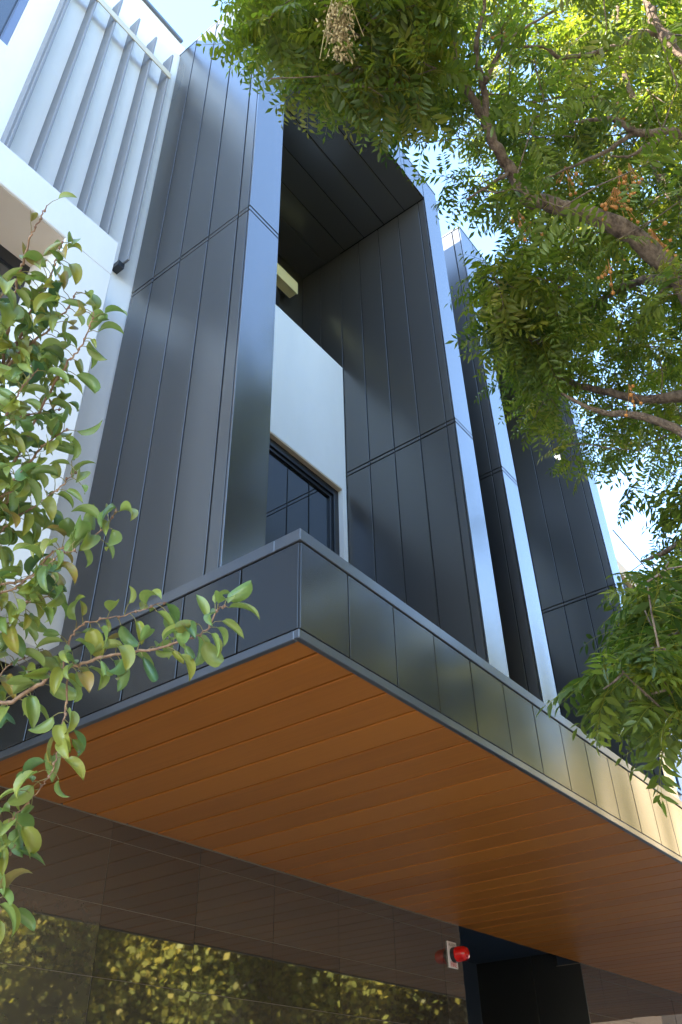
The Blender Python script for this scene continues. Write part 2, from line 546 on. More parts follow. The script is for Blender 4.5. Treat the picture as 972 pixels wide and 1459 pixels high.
# ------------------------------------------------------------------ canopy
XE = 14.0
canopy = part(MB().box(0.02, XE - 0.02, 0.02, 2.555, ZS + 0.03, ZC - 0.06), 'canopy', BACK)
fx = [0.0 + 0.006, 0.374] + [0.374 + 0.3955 * k for k in range(1, 35)]
fx[-1] = XE
za, zb = 3.445, 3.905
fm = MB()
for i in range(len(fx) - 1):
    j = rnd.uniform(-0.001, 0.001)
    fm.box(fx[i] + 0.0045, fx[i + 1] - 0.0045, 0.002 + j, 0.018, za, zb)
part(fm, 'front_fascia', METAL_FASCIA, canopy, bevel=0.0018)
fy = [0.006, 0.377, 0.775, 1.171, 1.567, 1.963, 2.359, 2.558]
sm = MB()
for i in range(len(fy) - 1):
    j = rnd.uniform(-0.001, 0.001)
    sm.box(0.002 + j, 0.018, fy[i] + 0.006, fy[i + 1] - 0.006, za, zb)
part(sm, 'side_fascia', METAL_FASCIA, canopy, bevel=0.0018)
# capping and lower edge trim, each an L around the corner
part(MB().box(-0.004, XE, -0.004, 0.16, 3.913, ZC).box(-0.004, 0.16, 0.1605, 2.558, 3.913, ZC), 'capping', TRIM, canopy, bevel=0.003)
part(MB().box(-0.003, XE, -0.003, 0.028, 3.392, 3.436).box(-0.003, 0.028, 0.0285, 2.558, 3.392, 3.436), 'edge_trim', TRIM, canopy, bevel=0.003)
part(MB().box(0.16, XE, 0.16, YW - 0.002, ZC - 0.05, ZC - 0.04), 'roof_tray', METAL, canopy)
wb = MB()
x = -0.0885 + 0.117
edges = [0.029, 0.181] + [0.181 + 0.2685 * k for k in range(1, 53)]
for i in range(len(edges) - 1):
    wb.box(edges[i] + 0.008, edges[i + 1] - 0.008, 0.029, 2.557, 3.404 + rnd.uniform(0, 0.0012), 3.43, rnd.uniform(0.28, 0.60))
part(wb, 'timber_soffit', WOOD, canopy, bevel=0.004)

# ------------------------------------------------------------------ ground floor stone wall and entry recess
ty = 2.56
tz = [0.02, 0.46, 0.865, 1.27, 1.675, 2.08, 2.485, 2.885, 3.285, 3.40]


def stone(x0, x1, first, nm='stone_wall'):
    xs_ = cuts(x0, x1, 0.8125, first)
    mb = MB()
    for i in range(len(xs_) - 1):
        for j in range(len(tz) - 1):
            s = rnd.uniform(0.25, 0.85)
            y = ty + rnd.uniform(0, 0.0014)
            a, b, c, d = xs_[i] + 0.0022, xs_[i + 1] - 0.0022, tz[j] + 0.0022, tz[j + 1] - 0.0022
            k = [rnd.uniform(-0.0011, 0.0011) for _ in range(4)]
            mb.poly([(a, y + k[0], c), (b, y + k[1], c), (b, y + k[1] + k[2], d), (a, y + k[0] + k[2], d),
                     (a, y + 0.03, c), (b, y + 0.03, c), (b, y + 0.03, d), (a, y + 0.03, d)],
                    [(0, 1, 2, 3), (0, 4, 5, 1), (1, 5, 6, 2), (2, 6, 7, 3), (3, 7, 4, 0)], s)
    o = part(mb, nm, STONE)
    part(MB().box(x0, x1, ty + 0.006, ty + 0.32, 0.0, 3.41), 'grout_backing', GROUT, o)
    return o


stone(-12.2, 5.56, -12.2 + 0.35)
stone(8.385, 14.0, 8.385 + 0.55)
part(MB().box(5.56, 8.4, 4.0, 4.1, 0, 3.56).box(5.54, 5.558, ty + 0.32, 4.0, 0, 3.56).box(5.54, 8.47, ty + 0.001, 4.0, 3.56, 3.62), 'entry_lining', NAVY)
dw = part(MB().box(8.38, 8.46, ty + 0.33, 3.20, 0, 3.555).box(8.38, 8.46, 3.21, 3.99, 0, 3.555), 'entry_panel', BLACKP, bevel=0.003)
part(MB().box(8.365, 8.384, ty - 0.004, ty + 0.33, 0, 3.398), 'entry_reveal', BLACKP)

part(MB().box(XL, 14, ty + 0.001, 13.5, 3.622, 3.95).box(XL, 5.54, ty + 0.002, ty + 0.4, 3.413, 3.62).box(8.471, 14, ty + 0.002, ty + 0.4, 3.413, 3.62), 'floor_slab', NAVY)

# strobe on the stone wall
st = empty('fire_alarm_strobe', (5.37, ty, 3.12))
tag(st, 'red alarm strobe on a white lettered plate fixed to the stone wall', 'alarm')
RED = mat('red_lens', (0.62, 0.010, 0.008), 0.18, 0.6)
PLATE = mat('white_plate', (0.82, 0.74, 0.70), 0.4)
PLATETXT = mat('red_lettering', (0.62, 0.05, 0.04), 0.5)
GREYTXT = mat('grey_lettering', (0.35, 0.30, 0.28), 0.5)
o = MB().box(-0.083, 0.083, -0.012, -0.002, -0.115, 0.115).build('plate', PLATE, st, bevel=0.003)
bm_ = MB()
bm_.tube([(0.01, -0.012, 0.0), (0.01, -0.055, 0.0)], [0.067, 0.067], 24)
bm_.build('lamp_base', FRAME, st)
ln = MB()
ln.tube([(0.01, -0.0555, 0), (0.01, -0.075, 0), (0.01, -0.14, 0), (0.01, -0.165, 0), (0.01, -0.178, 0)], [0.067, 0.070, 0.063, 0.05, 0.022], 24)
ln.build('lens', RED, st, smooth=False)
for txt, sz, zz, mm in (('FIRE', 0.062, -0.104, PLATETXT), ('ALARM', 0.040, 0.073, GREYTXT)):
    cu = bpy.data.curves.new('lettering', 'FONT')
    cu.body = txt; cu.size = sz; cu.align_x = 'CENTER'; cu.extrude = 0.0008
    to = bpy.data.objects.new('lettering', cu)
    COL.objects.link(to)
    me_ = bpy.data.meshes.new_from_object(to.evaluated_get(bpy.context.evaluated_depsgraph_get()))
    bpy.data.objects.remove(to)
    to = bpy.data.objects.new('lettering', me_)
    COL.objects.link(to)
    to.parent = st
    to.location = (0.0, -0.0135, zz)
    to.rotation_euler = (math.pi / 2, 0, 0)
    me_.materials.clear(); me_.materials.append(mm)


# ------------------------------------------------------------------ street tree with compound leaves (right)
def smooth_path(pts, n=6):
    """Catmull-Rom through (x,y,z,r) rows."""
    P_ = [np.array(p, float) for p in pts]
    P_ = [2 * P_[0] - P_[1]] + P_ + [2 * P_[-1] - P_[-2]]
    out = []
    for i in range(1, len(P_) - 2):
        for k in range(n):
            u = k / n
            a, b, c, d = P_[i - 1], P_[i], P_[i + 1], P_[i + 2]
            out.append(0.5 * ((2 * b) + (c - a) * u + (2 * a - 5 * b + 4 * c - d) * u * u + (3 * b - a - 3 * c + d) * u ** 3))
    out.append(P_[-2])
    return out


def limb(mb, rows, sides=10, wob=0.012, n=6, nodes=None):
    s = smooth_path(rows, n)
    pts, rr = [], []
    for i, q in enumerate(s):
        jit = np.array([rnd.uniform(-1, 1) for _ in range(3)]) * min(wob, q[3] * 0.35)
        pts.append(Vector(q[:3] + jit)); rr.append(max(0.003, q[3] * rnd.uniform(0.92, 1.10)))
    mb.tube(pts, rr, sides)
    if nodes is not None:
        for p, r in zip(pts, rr):
            nodes.append((p.x, p.y, p.z, r))


def pr(px, py, d, r):
    p = at(px, py, d)
    return (p.x, p.y, p.z, r)


def prt(px, py, d, r):
    return pr(px, py, d * 0.93, r * (0.63 if r > 0.03 else 0.78))


tree = empty('street_tree', (2.55, -2.75, 0))
tag(tree, 'leafy street tree with feathery compound leaves and orange berries before the facade', 'tree')
nodes = []
tm = MB()
base = (2.55, -2.75)
fork = prt(1030, 560, 5.6, 0.125)
limb(tm, [(base[0], base[1], -0.15, 0.24), (base[0] + 0.02, base[1] + 0.03, 0.25, 0.19), (base[0] - 0.1, base[1] + 0.1, 1.6, 0.165),
          (base[0] - 0.35, base[1] + 0.25, 3.2, 0.15), (fork[0] + 0.1, fork[1] - 0.2, fork[2] - 0.8, 0.14), fork], 14, 0.015, 6, nodes)
tr_o = tm.build('trunk', BARK, None, smooth=True)


def adopt(o):
    o.parent = tree
    o.location = -tree.location
    return o


adopt(tr_o)
D = 5.6
limbs = [
    [fork, prt(985, 420, 5.55, 0.10), prt(930, 360, 5.5, 0.088), prt(880, 322, 5.45, 0.080), prt(810, 298, 5.4, 0.070), prt(750, 284, 5.35, 0.062)],
    [prt(752, 285, 5.35, 0.058), prt(728, 245, 5.4, 0.050), prt(705, 205, 5.4, 0.046), prt(692, 175, 5.45, 0.038), prt(668, 130, 5.5, 0.028), prt(648, 80, 5.6, 0.022), prt(650, 20, 5.7, 0.017), prt(655, -60, 5.8, 0.012)],
    [prt(692, 178, 5.45, 0.030), prt(690, 130, 5.5, 0.024), prt(678, 70, 5.6, 0.018), prt(690, 10, 5.7, 0.013), prt(690, -60, 5.8, 0.01)],
    [prt(690, 120, 5.5, 0.018), prt(715, 70, 5.6, 0.014), prt(740, 45, 5.7, 0.011), prt(790, 15, 5.8, 0.008)],
    [prt(655, 105, 5.5, 0.018), prt(610, 102, 5.35, 0.014), prt(560, 98, 5.2, 0.011), prt(535, 88, 5.1, 0.007)],
    [fork, prt(1060, 380, 6.0, 0.11), prt(1020, 180, 6.2, 0.085), prt(972, 75, 6.3, 0.062), prt(937, 42, 6.4, 0.052), prt(925, 5, 6.5, 0.045), prt(905, -80, 6.6, 0.03)],
    [prt(937, 42, 6.4, 0.032), prt(900, 55, 6.3, 0.026), prt(850, 75, 6.2, 0.021), prt(800, 82, 6.1, 0.017), prt(775, 68, 6.05, 0.013), prt(730, 66, 6.0, 0.009)],
    [prt(1040, 260, 6.1, 0.05), prt(972, 193, 6.0, 0.030), prt(905, 187, 5.9, 0.026), prt(870, 170, 5.85, 0.018), prt(812, 174, 5.8, 0.008)],
    [prt(905, 187, 5.9, 0.020), prt(865, 215, 5.8, 0.016), prt(828, 232, 5.75, 0.012), prt(772, 256, 5.7, 0.007)],
    [prt(972, 192, 6.0, 0.018), prt(925, 205, 5.9, 0.014), prt(900, 222, 5.85, 0.011), prt(870, 222, 5.8, 0.006)],
    [prt(1025, 200, 6.3, 0.06), prt(960, 280, 7.0, 0.05), prt(925, 210, 7.2, 0.042), prt(905, 150, 7.4, 0.034), prt(885, 90, 7.6, 0.024), prt(880, 0, 7.8, 0.016)],
    [prt(920, 190, 7.2, 0.03), prt(880, 165, 7.2, 0.026), prt(840, 130, 7.2, 0.02), prt(790, 100, 7.2, 0.014), prt(750, 85, 7.2, 0.009)],
    [fork, prt(1000, 560, 5.9, 0.07), prt(930, 570, 6.2, 0.05), prt(870, 560, 6.4, 0.04), prt(815, 545, 6.5, 0.033), prt(785, 520, 6.55, 0.029), prt(791, 475, 6.6, 0.025), prt(765, 445, 6.65, 0.02), prt(735, 425, 6.7, 0.012)],
    [prt(785, 520, 6.55, 0.02), prt(760, 500, 6.4, 0.015), prt(735, 485, 6.3, 0.008)],
    [fork, prt(1010, 640, 5.6, 0.06), prt(960, 610, 5.7, 0.042), prt(905, 592, 5.8, 0.03), prt(850, 585, 5.85, 0.02), prt(800, 560, 5.9, 0.012)],
    [prt(960, 400, 5.6, 0.06), prt(910, 400, 6.2, 0.04), prt(870, 420, 6.8, 0.028), prt(820, 450, 7.2, 0.014)],
    [fork, prt(1060, 700, 5.0, 0.06), prt(1030, 820, 4.4, 0.045), prt(985, 890, 3.9, 0.03), prt(945, 915, 3.6, 0.018), prt(900, 935, 3.4, 0.008)],
    [prt(1060, 700, 5.0, 0.05), prt(1010, 740, 5.4, 0.035), prt(960, 780, 5.8, 0.022), prt(915, 800, 6.0, 0.010)],
    [fork, prt(1150, 450, 6.3, 0.09), prt(1220, 250, 6.8, 0.07), prt(1250, 50, 7.2, 0.05), prt(1240, -200, 7.6, 0.03)],
    [fork, prt(1200, 640, 5.5, 0.07), prt(1330, 560, 5.6, 0.05), prt(1450, 450, 5.8, 0.03)],
    [prt(1020, 180, 6.2, 0.05), prt(1000, -60, 6.2, 0.04), prt(900, -250, 6.2, 0.025), prt(780, -330, 6.2, 0.014)],
    [prt(560, 98, 5.2, 0.010), prt(520, 60, 5.0, 0.009), prt(480, 25, 4.9, 0.008), prt(440, -20, 4.8, 0.006), prt(400, -60, 4.7, 0.004)],
    [prt(535, 88, 5.1, 0.007), prt(480, 105, 4.9, 0.006), prt(430, 110, 4.8, 0.004), prt(385, 112, 4.7, 0.003)],
    [prt(610, 102, 5.35, 0.010), prt(570, 150, 5.3, 0.008), prt(548, 185, 5.3, 0.005)],
    [prt(728, 245, 5.4, 0.016), prt(700, 262, 5.2, 0.011), prt(665, 285, 5.1, 0.006)],
]
for rows in limbs:
    mb = MB()
    limb(mb, rows, 10 if rows[0][3] > 0.03 else 7, 0.007, 5, nodes)
    adopt(mb.build('branch', BARK, None, smooth=True))


# --- compound leaf templates
def frond_template(r, detail):
    n = r.integers(5, 8)
    Lr = 0.27
    V, F, S = [], [], []
    bend = r.uniform(0.1, 0.9)
    side = r.uniform(-0.25, 0.25)

    def rp(u):
        a = bend * u
        return np.array([Lr * u * math.cos(a * 0.55), Lr * side * u * u, -Lr * u * math.sin(a * 0.55)])

    def tang(u):
        d = rp(u + 0.02) - rp(u - 0.02)
        return d / np.linalg.norm(d)
    for k in range(5):
        u = k / 4
        c = rp(u)
        wv = 0.0022 * (1 - 0.6 * u)
        V += [c + [0, wv, 0], c + [0, -wv, 0], c + [0, 0, -wv * 1.4]]
    for k in range(4):
        for a, b in ((0, 1), (1, 2), (2, 0)):
            F.append((k * 3 + a, k * 3 + b, k * 3 + 3 + b, k * 3 + 3 + a)); S.append(0.90)
    leaf = []
    for k in range(n):
        u = 0.26 + 0.68 * k / (n - 1)
        for s in (-1, 1):
            leaf.append((u + r.uniform(-.012, .012), s))
    leaf.append((1.0, 0))
    for u, s in leaf:
        T = tang(u)
        lat = np.array([-T[1], T[0], 0]); lat /= np.linalg.norm(lat)
        up = np.cross(T, lat)
        ang = r.uniform(0.85, 1.2) if s else 0.0
        d = T * math.cos(ang) + lat * s * math.sin(ang) - up * r.uniform(0.05, 0.45)
        d /= np.linalg.norm(d)
        ll = 0.068 * (0.75 + 0.55 * math.sin(math.pi * min(1, 0.25 + 0.7 * u))) * r.uniform(0.8, 1.12)
        if not s:
            ll *= 1.1
        wd = ll * r.uniform(0.13, 0.185)
        wl = np.cross(d, up); wl /= np.linalg.norm(wl)
        roll = r.uniform(-0.5, 0.5)
        nn = np.cross(wl, d)
        wl = wl * math.cos(roll) + nn * math.sin(roll)
        nn = np.cross(wl, d)
        b0 = rp(u) + d * 0.004
        cv = -0.10 * ll
        fold = wd * 0.30
        i = len(V)
        q = r.uniform(-0.06, 0.06)
        if detail:
            V += [b0, b0 + d * ll * 0.35 + wl * wd + nn * fold, b0 + d * ll * 0.70 + wl * wd * 0.7 + nn * (fold * .7 + cv * .4), b0 + d * ll + nn * cv,
                  b0 + d * ll * 0.70 - wl * wd * 0.7 + nn * (fold * .7 + cv * .4), b0 + d * ll * 0.35 - wl * wd + nn * fold,
                  b0 + d * ll * 0.35, b0 + d * ll * 0.70 + nn * cv * .4]
            F += [(i, i + 1, i + 6, i), (i + 6, i + 1, i + 2, i + 7), (i + 7, i + 2, i + 3, i + 7), (i + 6, i + 5, i, i + 6), (i + 7, i + 4, i + 5, i + 6), (i + 3, i + 4, i + 7, i + 3)]
            S += [0.5 + q] * 6
        else:
            V += [b0, b0 + d * ll * 0.45 + wl * wd + nn * fold, b0 + d * ll + nn * cv, b0 + d * ll * 0.45 - wl * wd + nn * fold]
            F += [(i, i + 1, i + 2, i + 3)]
            S += [0.5 + q]
    V = np.array(V); 
    T4 = []; SS = []
    for f, s in zip(F, S):      # triangulate so that degenerate quads vanish
        a, b, c, d = f
        if len({a, b, c}) == 3:
            T4.append((a, b, c)); SS.append(s)
        if len({a, c, d}) == 3:
            T4.append((a, c, d)); SS.append(s)
    return V, np.array(T4), np.array(SS)


TPL = {1: [frond_template(rng, True) for _ in range(14)], 0: [frond_template(rng, False) for _ in range(14)]}


def rot_from(d, up, roll):
    d = d / np.linalg.norm(d)
    y = np.cross(up, d); n = np.linalg.norm(y)
    y = y / n if n > 1e-6 else np.array([0, 1, 0])
    z = np.cross(d, y)
    c, s = math.cos(roll), math.sin(roll)
    y, z = y * c + z * s, z * c - y * s
    return np.stack([d, y, z], 1)


class LeafCloud:
    def __init__(self):
        self.V, self.F, self.S, self.n = [], [], [], 0

    def add(self, tpl, R, p, sc, tone):
        V, F, S = tpl
        self.V.append(V @ R.T * sc + p)
        self.F.append(F + self.n)
        self.S.append(np.clip(np.where(S > 0.88, S - 0.05, S + tone), 0, 1))
        self.n += len(V)

    def build(self, name, m, parent):
        o = np_mesh(name, np.concatenate(self.V), np.concatenate(self.F), np.concatenate(self.S), m, None)
        o.parent = parent
        o.location = -parent.location
        return o


def inside(poly, x, y):
    c = False
    j = len(poly) - 1
    for i in range(len(poly)):
        (xi, yi_), (xj, yj) = poly[i], poly[j]
        if (yi_ > y) != (yj > y) and x < (xj - xi) * (y - yi_) / (yj - yi_) + xi:
            c = not c
        j = i
    return c


# regions of the crown: outline seen from the street, nearest and farthest leaf, sprays, fronds per spray
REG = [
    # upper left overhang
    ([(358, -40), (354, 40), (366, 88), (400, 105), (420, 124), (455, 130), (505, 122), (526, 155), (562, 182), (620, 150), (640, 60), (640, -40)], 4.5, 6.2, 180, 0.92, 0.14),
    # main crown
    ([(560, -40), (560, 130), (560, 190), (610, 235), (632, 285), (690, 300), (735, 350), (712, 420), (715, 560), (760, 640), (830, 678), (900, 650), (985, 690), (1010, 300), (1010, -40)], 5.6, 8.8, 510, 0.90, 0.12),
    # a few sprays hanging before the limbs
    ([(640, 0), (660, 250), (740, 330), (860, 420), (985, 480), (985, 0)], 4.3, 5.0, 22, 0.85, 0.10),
    # depth behind the limbs, leaf colour lightened to stand for sunlight
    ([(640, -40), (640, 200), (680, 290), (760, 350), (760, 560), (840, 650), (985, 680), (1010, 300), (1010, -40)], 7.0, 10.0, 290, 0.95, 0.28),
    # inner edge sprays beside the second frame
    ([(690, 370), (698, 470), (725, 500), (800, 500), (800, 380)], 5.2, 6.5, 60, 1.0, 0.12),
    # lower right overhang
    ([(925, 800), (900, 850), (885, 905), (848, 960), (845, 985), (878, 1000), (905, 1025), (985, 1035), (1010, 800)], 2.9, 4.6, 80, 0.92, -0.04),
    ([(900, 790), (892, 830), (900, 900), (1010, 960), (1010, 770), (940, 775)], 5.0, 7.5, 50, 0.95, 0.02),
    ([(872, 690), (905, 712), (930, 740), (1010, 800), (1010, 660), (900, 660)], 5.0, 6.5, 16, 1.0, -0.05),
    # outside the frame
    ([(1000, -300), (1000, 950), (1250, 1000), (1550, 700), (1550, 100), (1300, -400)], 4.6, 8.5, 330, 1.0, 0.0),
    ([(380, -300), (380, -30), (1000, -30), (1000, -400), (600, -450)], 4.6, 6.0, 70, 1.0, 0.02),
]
HOLES = [(650, 60, 24), (690, 20, 20), (905, 395, 20), (760, 455, 18), (905, 735, 34), (925, 760, 30), (880, 700, 20), (950, 740, 20), (900, 250, 14), (560, 235, 30),
         (585, 215, 22), (790, 495, 10), (710, 60, 16), (840, 610, 12), (945, 620, 14), (645, 330, 30), (770, 530, 14), (735, 545, 18), (915, 905, 12), (925, 870, 10)]


def blocked(p):
    x, y, z = p
    if z < 12.2 and x > -0.5 and x < 8.5:
        if z > 3.7 and y > 0.22:
            return True
        if z <= 4.4 and y > -0.22:
            return True
    # the crown keeps clear of the line from the blue-lit blade to the sky
    if y < 0.6:
        u = (0.6 + 2.6927) / (2.6927 + 1.2 - y)
        hx, hz = CAM.x + (x - CAM.x) * u, CAM.z + (z - CAM.z) * u
        if -0.15 < hx < 0.65 and 6.0 < hz < 12:
            return True
    return y > 1.2 or z < 2.5


sprays = []
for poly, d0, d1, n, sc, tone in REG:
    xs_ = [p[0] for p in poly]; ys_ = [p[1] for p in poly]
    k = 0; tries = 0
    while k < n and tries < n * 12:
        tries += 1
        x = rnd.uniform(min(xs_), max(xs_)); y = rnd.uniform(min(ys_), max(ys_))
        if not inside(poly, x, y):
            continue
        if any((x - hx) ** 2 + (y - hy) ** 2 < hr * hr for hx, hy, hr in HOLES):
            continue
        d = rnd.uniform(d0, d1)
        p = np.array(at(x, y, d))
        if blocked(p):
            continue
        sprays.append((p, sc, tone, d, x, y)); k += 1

crown = LeafCloud()
nd = np.array([q[:3] for q in nodes]); ndr = np.array([q[3] for q in nodes])
order = np.argsort([np.min(np.sum((nd - s[0]) ** 2, 1)) for s in sprays])
twig = MB()
allp = list(nd)
allp = np.array(allp)
for idx in order:
    p, sc, tone, d, px, py = sprays[idx]
    dist = np.sum((allp - p) ** 2, 1)
    j = int(np.argmin(dist))
    q = allp[j]
    dd = p - q
    ln_ = np.linalg.norm(dd)
    if 0.03 < ln_ < 1.6:
        mid = (p + q) / 2 + np.array([rnd.uniform(-.06, .06), rnd.uniform(-.06, .06), rnd.uniform(-.02, .10)]) * ln_
        twig.tube([q, mid, p], [0.0045, 0.0038, 0.0025], 4, cap=False)
        allp = np.concatenate([allp, mid[None], p[None]])
        axis = dd / ln_
    else:
        axis = np.array([rnd.uniform(-1, 1), rnd.uniform(-1, 1), 0.1]); axis /= np.linalg.norm(axis)
    det = 1 if d < 5.0 else 0
    st_tone = tone + rnd.gauss(0, 0.15)
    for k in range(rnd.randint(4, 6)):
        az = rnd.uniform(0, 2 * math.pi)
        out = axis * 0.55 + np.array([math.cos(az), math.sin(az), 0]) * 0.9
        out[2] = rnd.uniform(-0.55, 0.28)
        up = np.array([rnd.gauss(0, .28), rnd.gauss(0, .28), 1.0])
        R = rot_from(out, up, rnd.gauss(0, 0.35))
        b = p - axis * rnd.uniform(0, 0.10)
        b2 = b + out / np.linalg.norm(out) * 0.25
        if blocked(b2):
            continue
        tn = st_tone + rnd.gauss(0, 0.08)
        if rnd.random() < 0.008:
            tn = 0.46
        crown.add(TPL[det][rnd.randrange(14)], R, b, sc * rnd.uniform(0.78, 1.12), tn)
crown.build('crown', CEDAR, tree)
adopt(twig.build('twigs', BARK, None))


def ico(r, sub=1):
    bm = bmesh.new()
    bmesh.ops.create_icosphere(bm, subdivisions=sub, radius=r)
    v = [tuple(x.co) for x in bm.verts]; f = [tuple(y.index for y in x.verts) for x in bm.faces]
    bm.free()
    return v, f


IV, IF = ico(1.0)
for px, py, d, n in ((938, 352, 5.15, 26), (884, 290, 5.1, 18), (890, 262, 5.2, 10), (888, 160, 5.7, 16), (742, 322, 5.0, 9), (812, 258, 5.5, 9), (730, 55, 5.6, 7), (875, 395, 5.0, 7), (905, 575, 5.2, 7), (905, 255, 5.2, 6)):
    mb = MB()
    c = at(px, py, d)
    for k in range(n):
        q = c + Vector((rnd.gauss(0, .045), rnd.gauss(0, .045), rnd.gauss(0, .06)))
        r = rnd.uniform(0.008, 0.0145)
        mb.poly([(q.x + a * r, q.y + b * r, q.z + e * r * 1.1) for a, b, e in IV], IF, 0.5)
        mb.tube([q, q * 0.4 + (c + Vector((0, 0, 0.12))) * 0.6, c + Vector((0, 0, 0.16))], [0.0016] * 3, 3, cap=False)
    adopt(mb.build('berry_cluster', BERRY, None, smooth=True))
mb = MB()
for k in range(420):
    px = 482 + rnd.gauss(0, 10); py = rnd.uniform(5, 86)
    if py > 60:
        px = 488 + rnd.gauss(0, 9)
    c = at(px, py, 4.45 + rnd.uniform(-.05, .05))
    dn = Vector((rnd.gauss(0, .35), rnd.gauss(0, .35), -1)).normalized() * rnd.uniform(0.015, 0.034)
    mb.tube([c, c + dn * 0.5, c + dn], [0.0015, 0.006, 0.0012], 4, cap=False)
for k in range(26):
    a = at(484 + rnd.gauss(0, 10), rnd.uniform(-30, 20), 4.45); b = at(486 + rnd.gauss(0, 13), rnd.uniform(40, 85), 4.45)
    mb.tube([a, (a + b) / 2 + Vector((rnd.gauss(0, .01), 0, 0)), b], [0.002] * 3, 3, cap=False)
adopt(mb.build('dried_seed_cluster', DRY, None))

# ------------------------------------------------------------------ pear tree (left)
pear = empty('pear_tree', (-2.55, -0.35, 0))
tag(pear, 'pear tree with glossy curled yellow-green leaves reaching in beside the white wall', 'tree')


def adoptp(o):
    o.parent = pear
    o.location = -pear.location
    return o


pb = MB()
pbase = Vector((-2.55, -0.35, 0))
top1 = at(-60, 960, 2.1)
ptm = MB()
limb(ptm, [(pbase.x, pbase.y, -0.1, 0.075), (pbase.x, pbase.y + .01, 0.3, 0.06), (pbase.x + 0.05, pbase.y - 0.05, 1.3, 0.05), (top1.x - .12, top1.y + .02, top1.z - .4, 0.042),
           (top1.x, top1.y, top1.z, 0.036), pr(-60, 600, 2.25, 0.028), pr(-50, 300, 2.5, 0.022), pr(-60, 0, 2.9, 0.014), pr(-80, -250, 3.4, 0.006)], 12, 0.006, 6)
adoptp(ptm.build('trunk', TWIG, None, smooth=True))
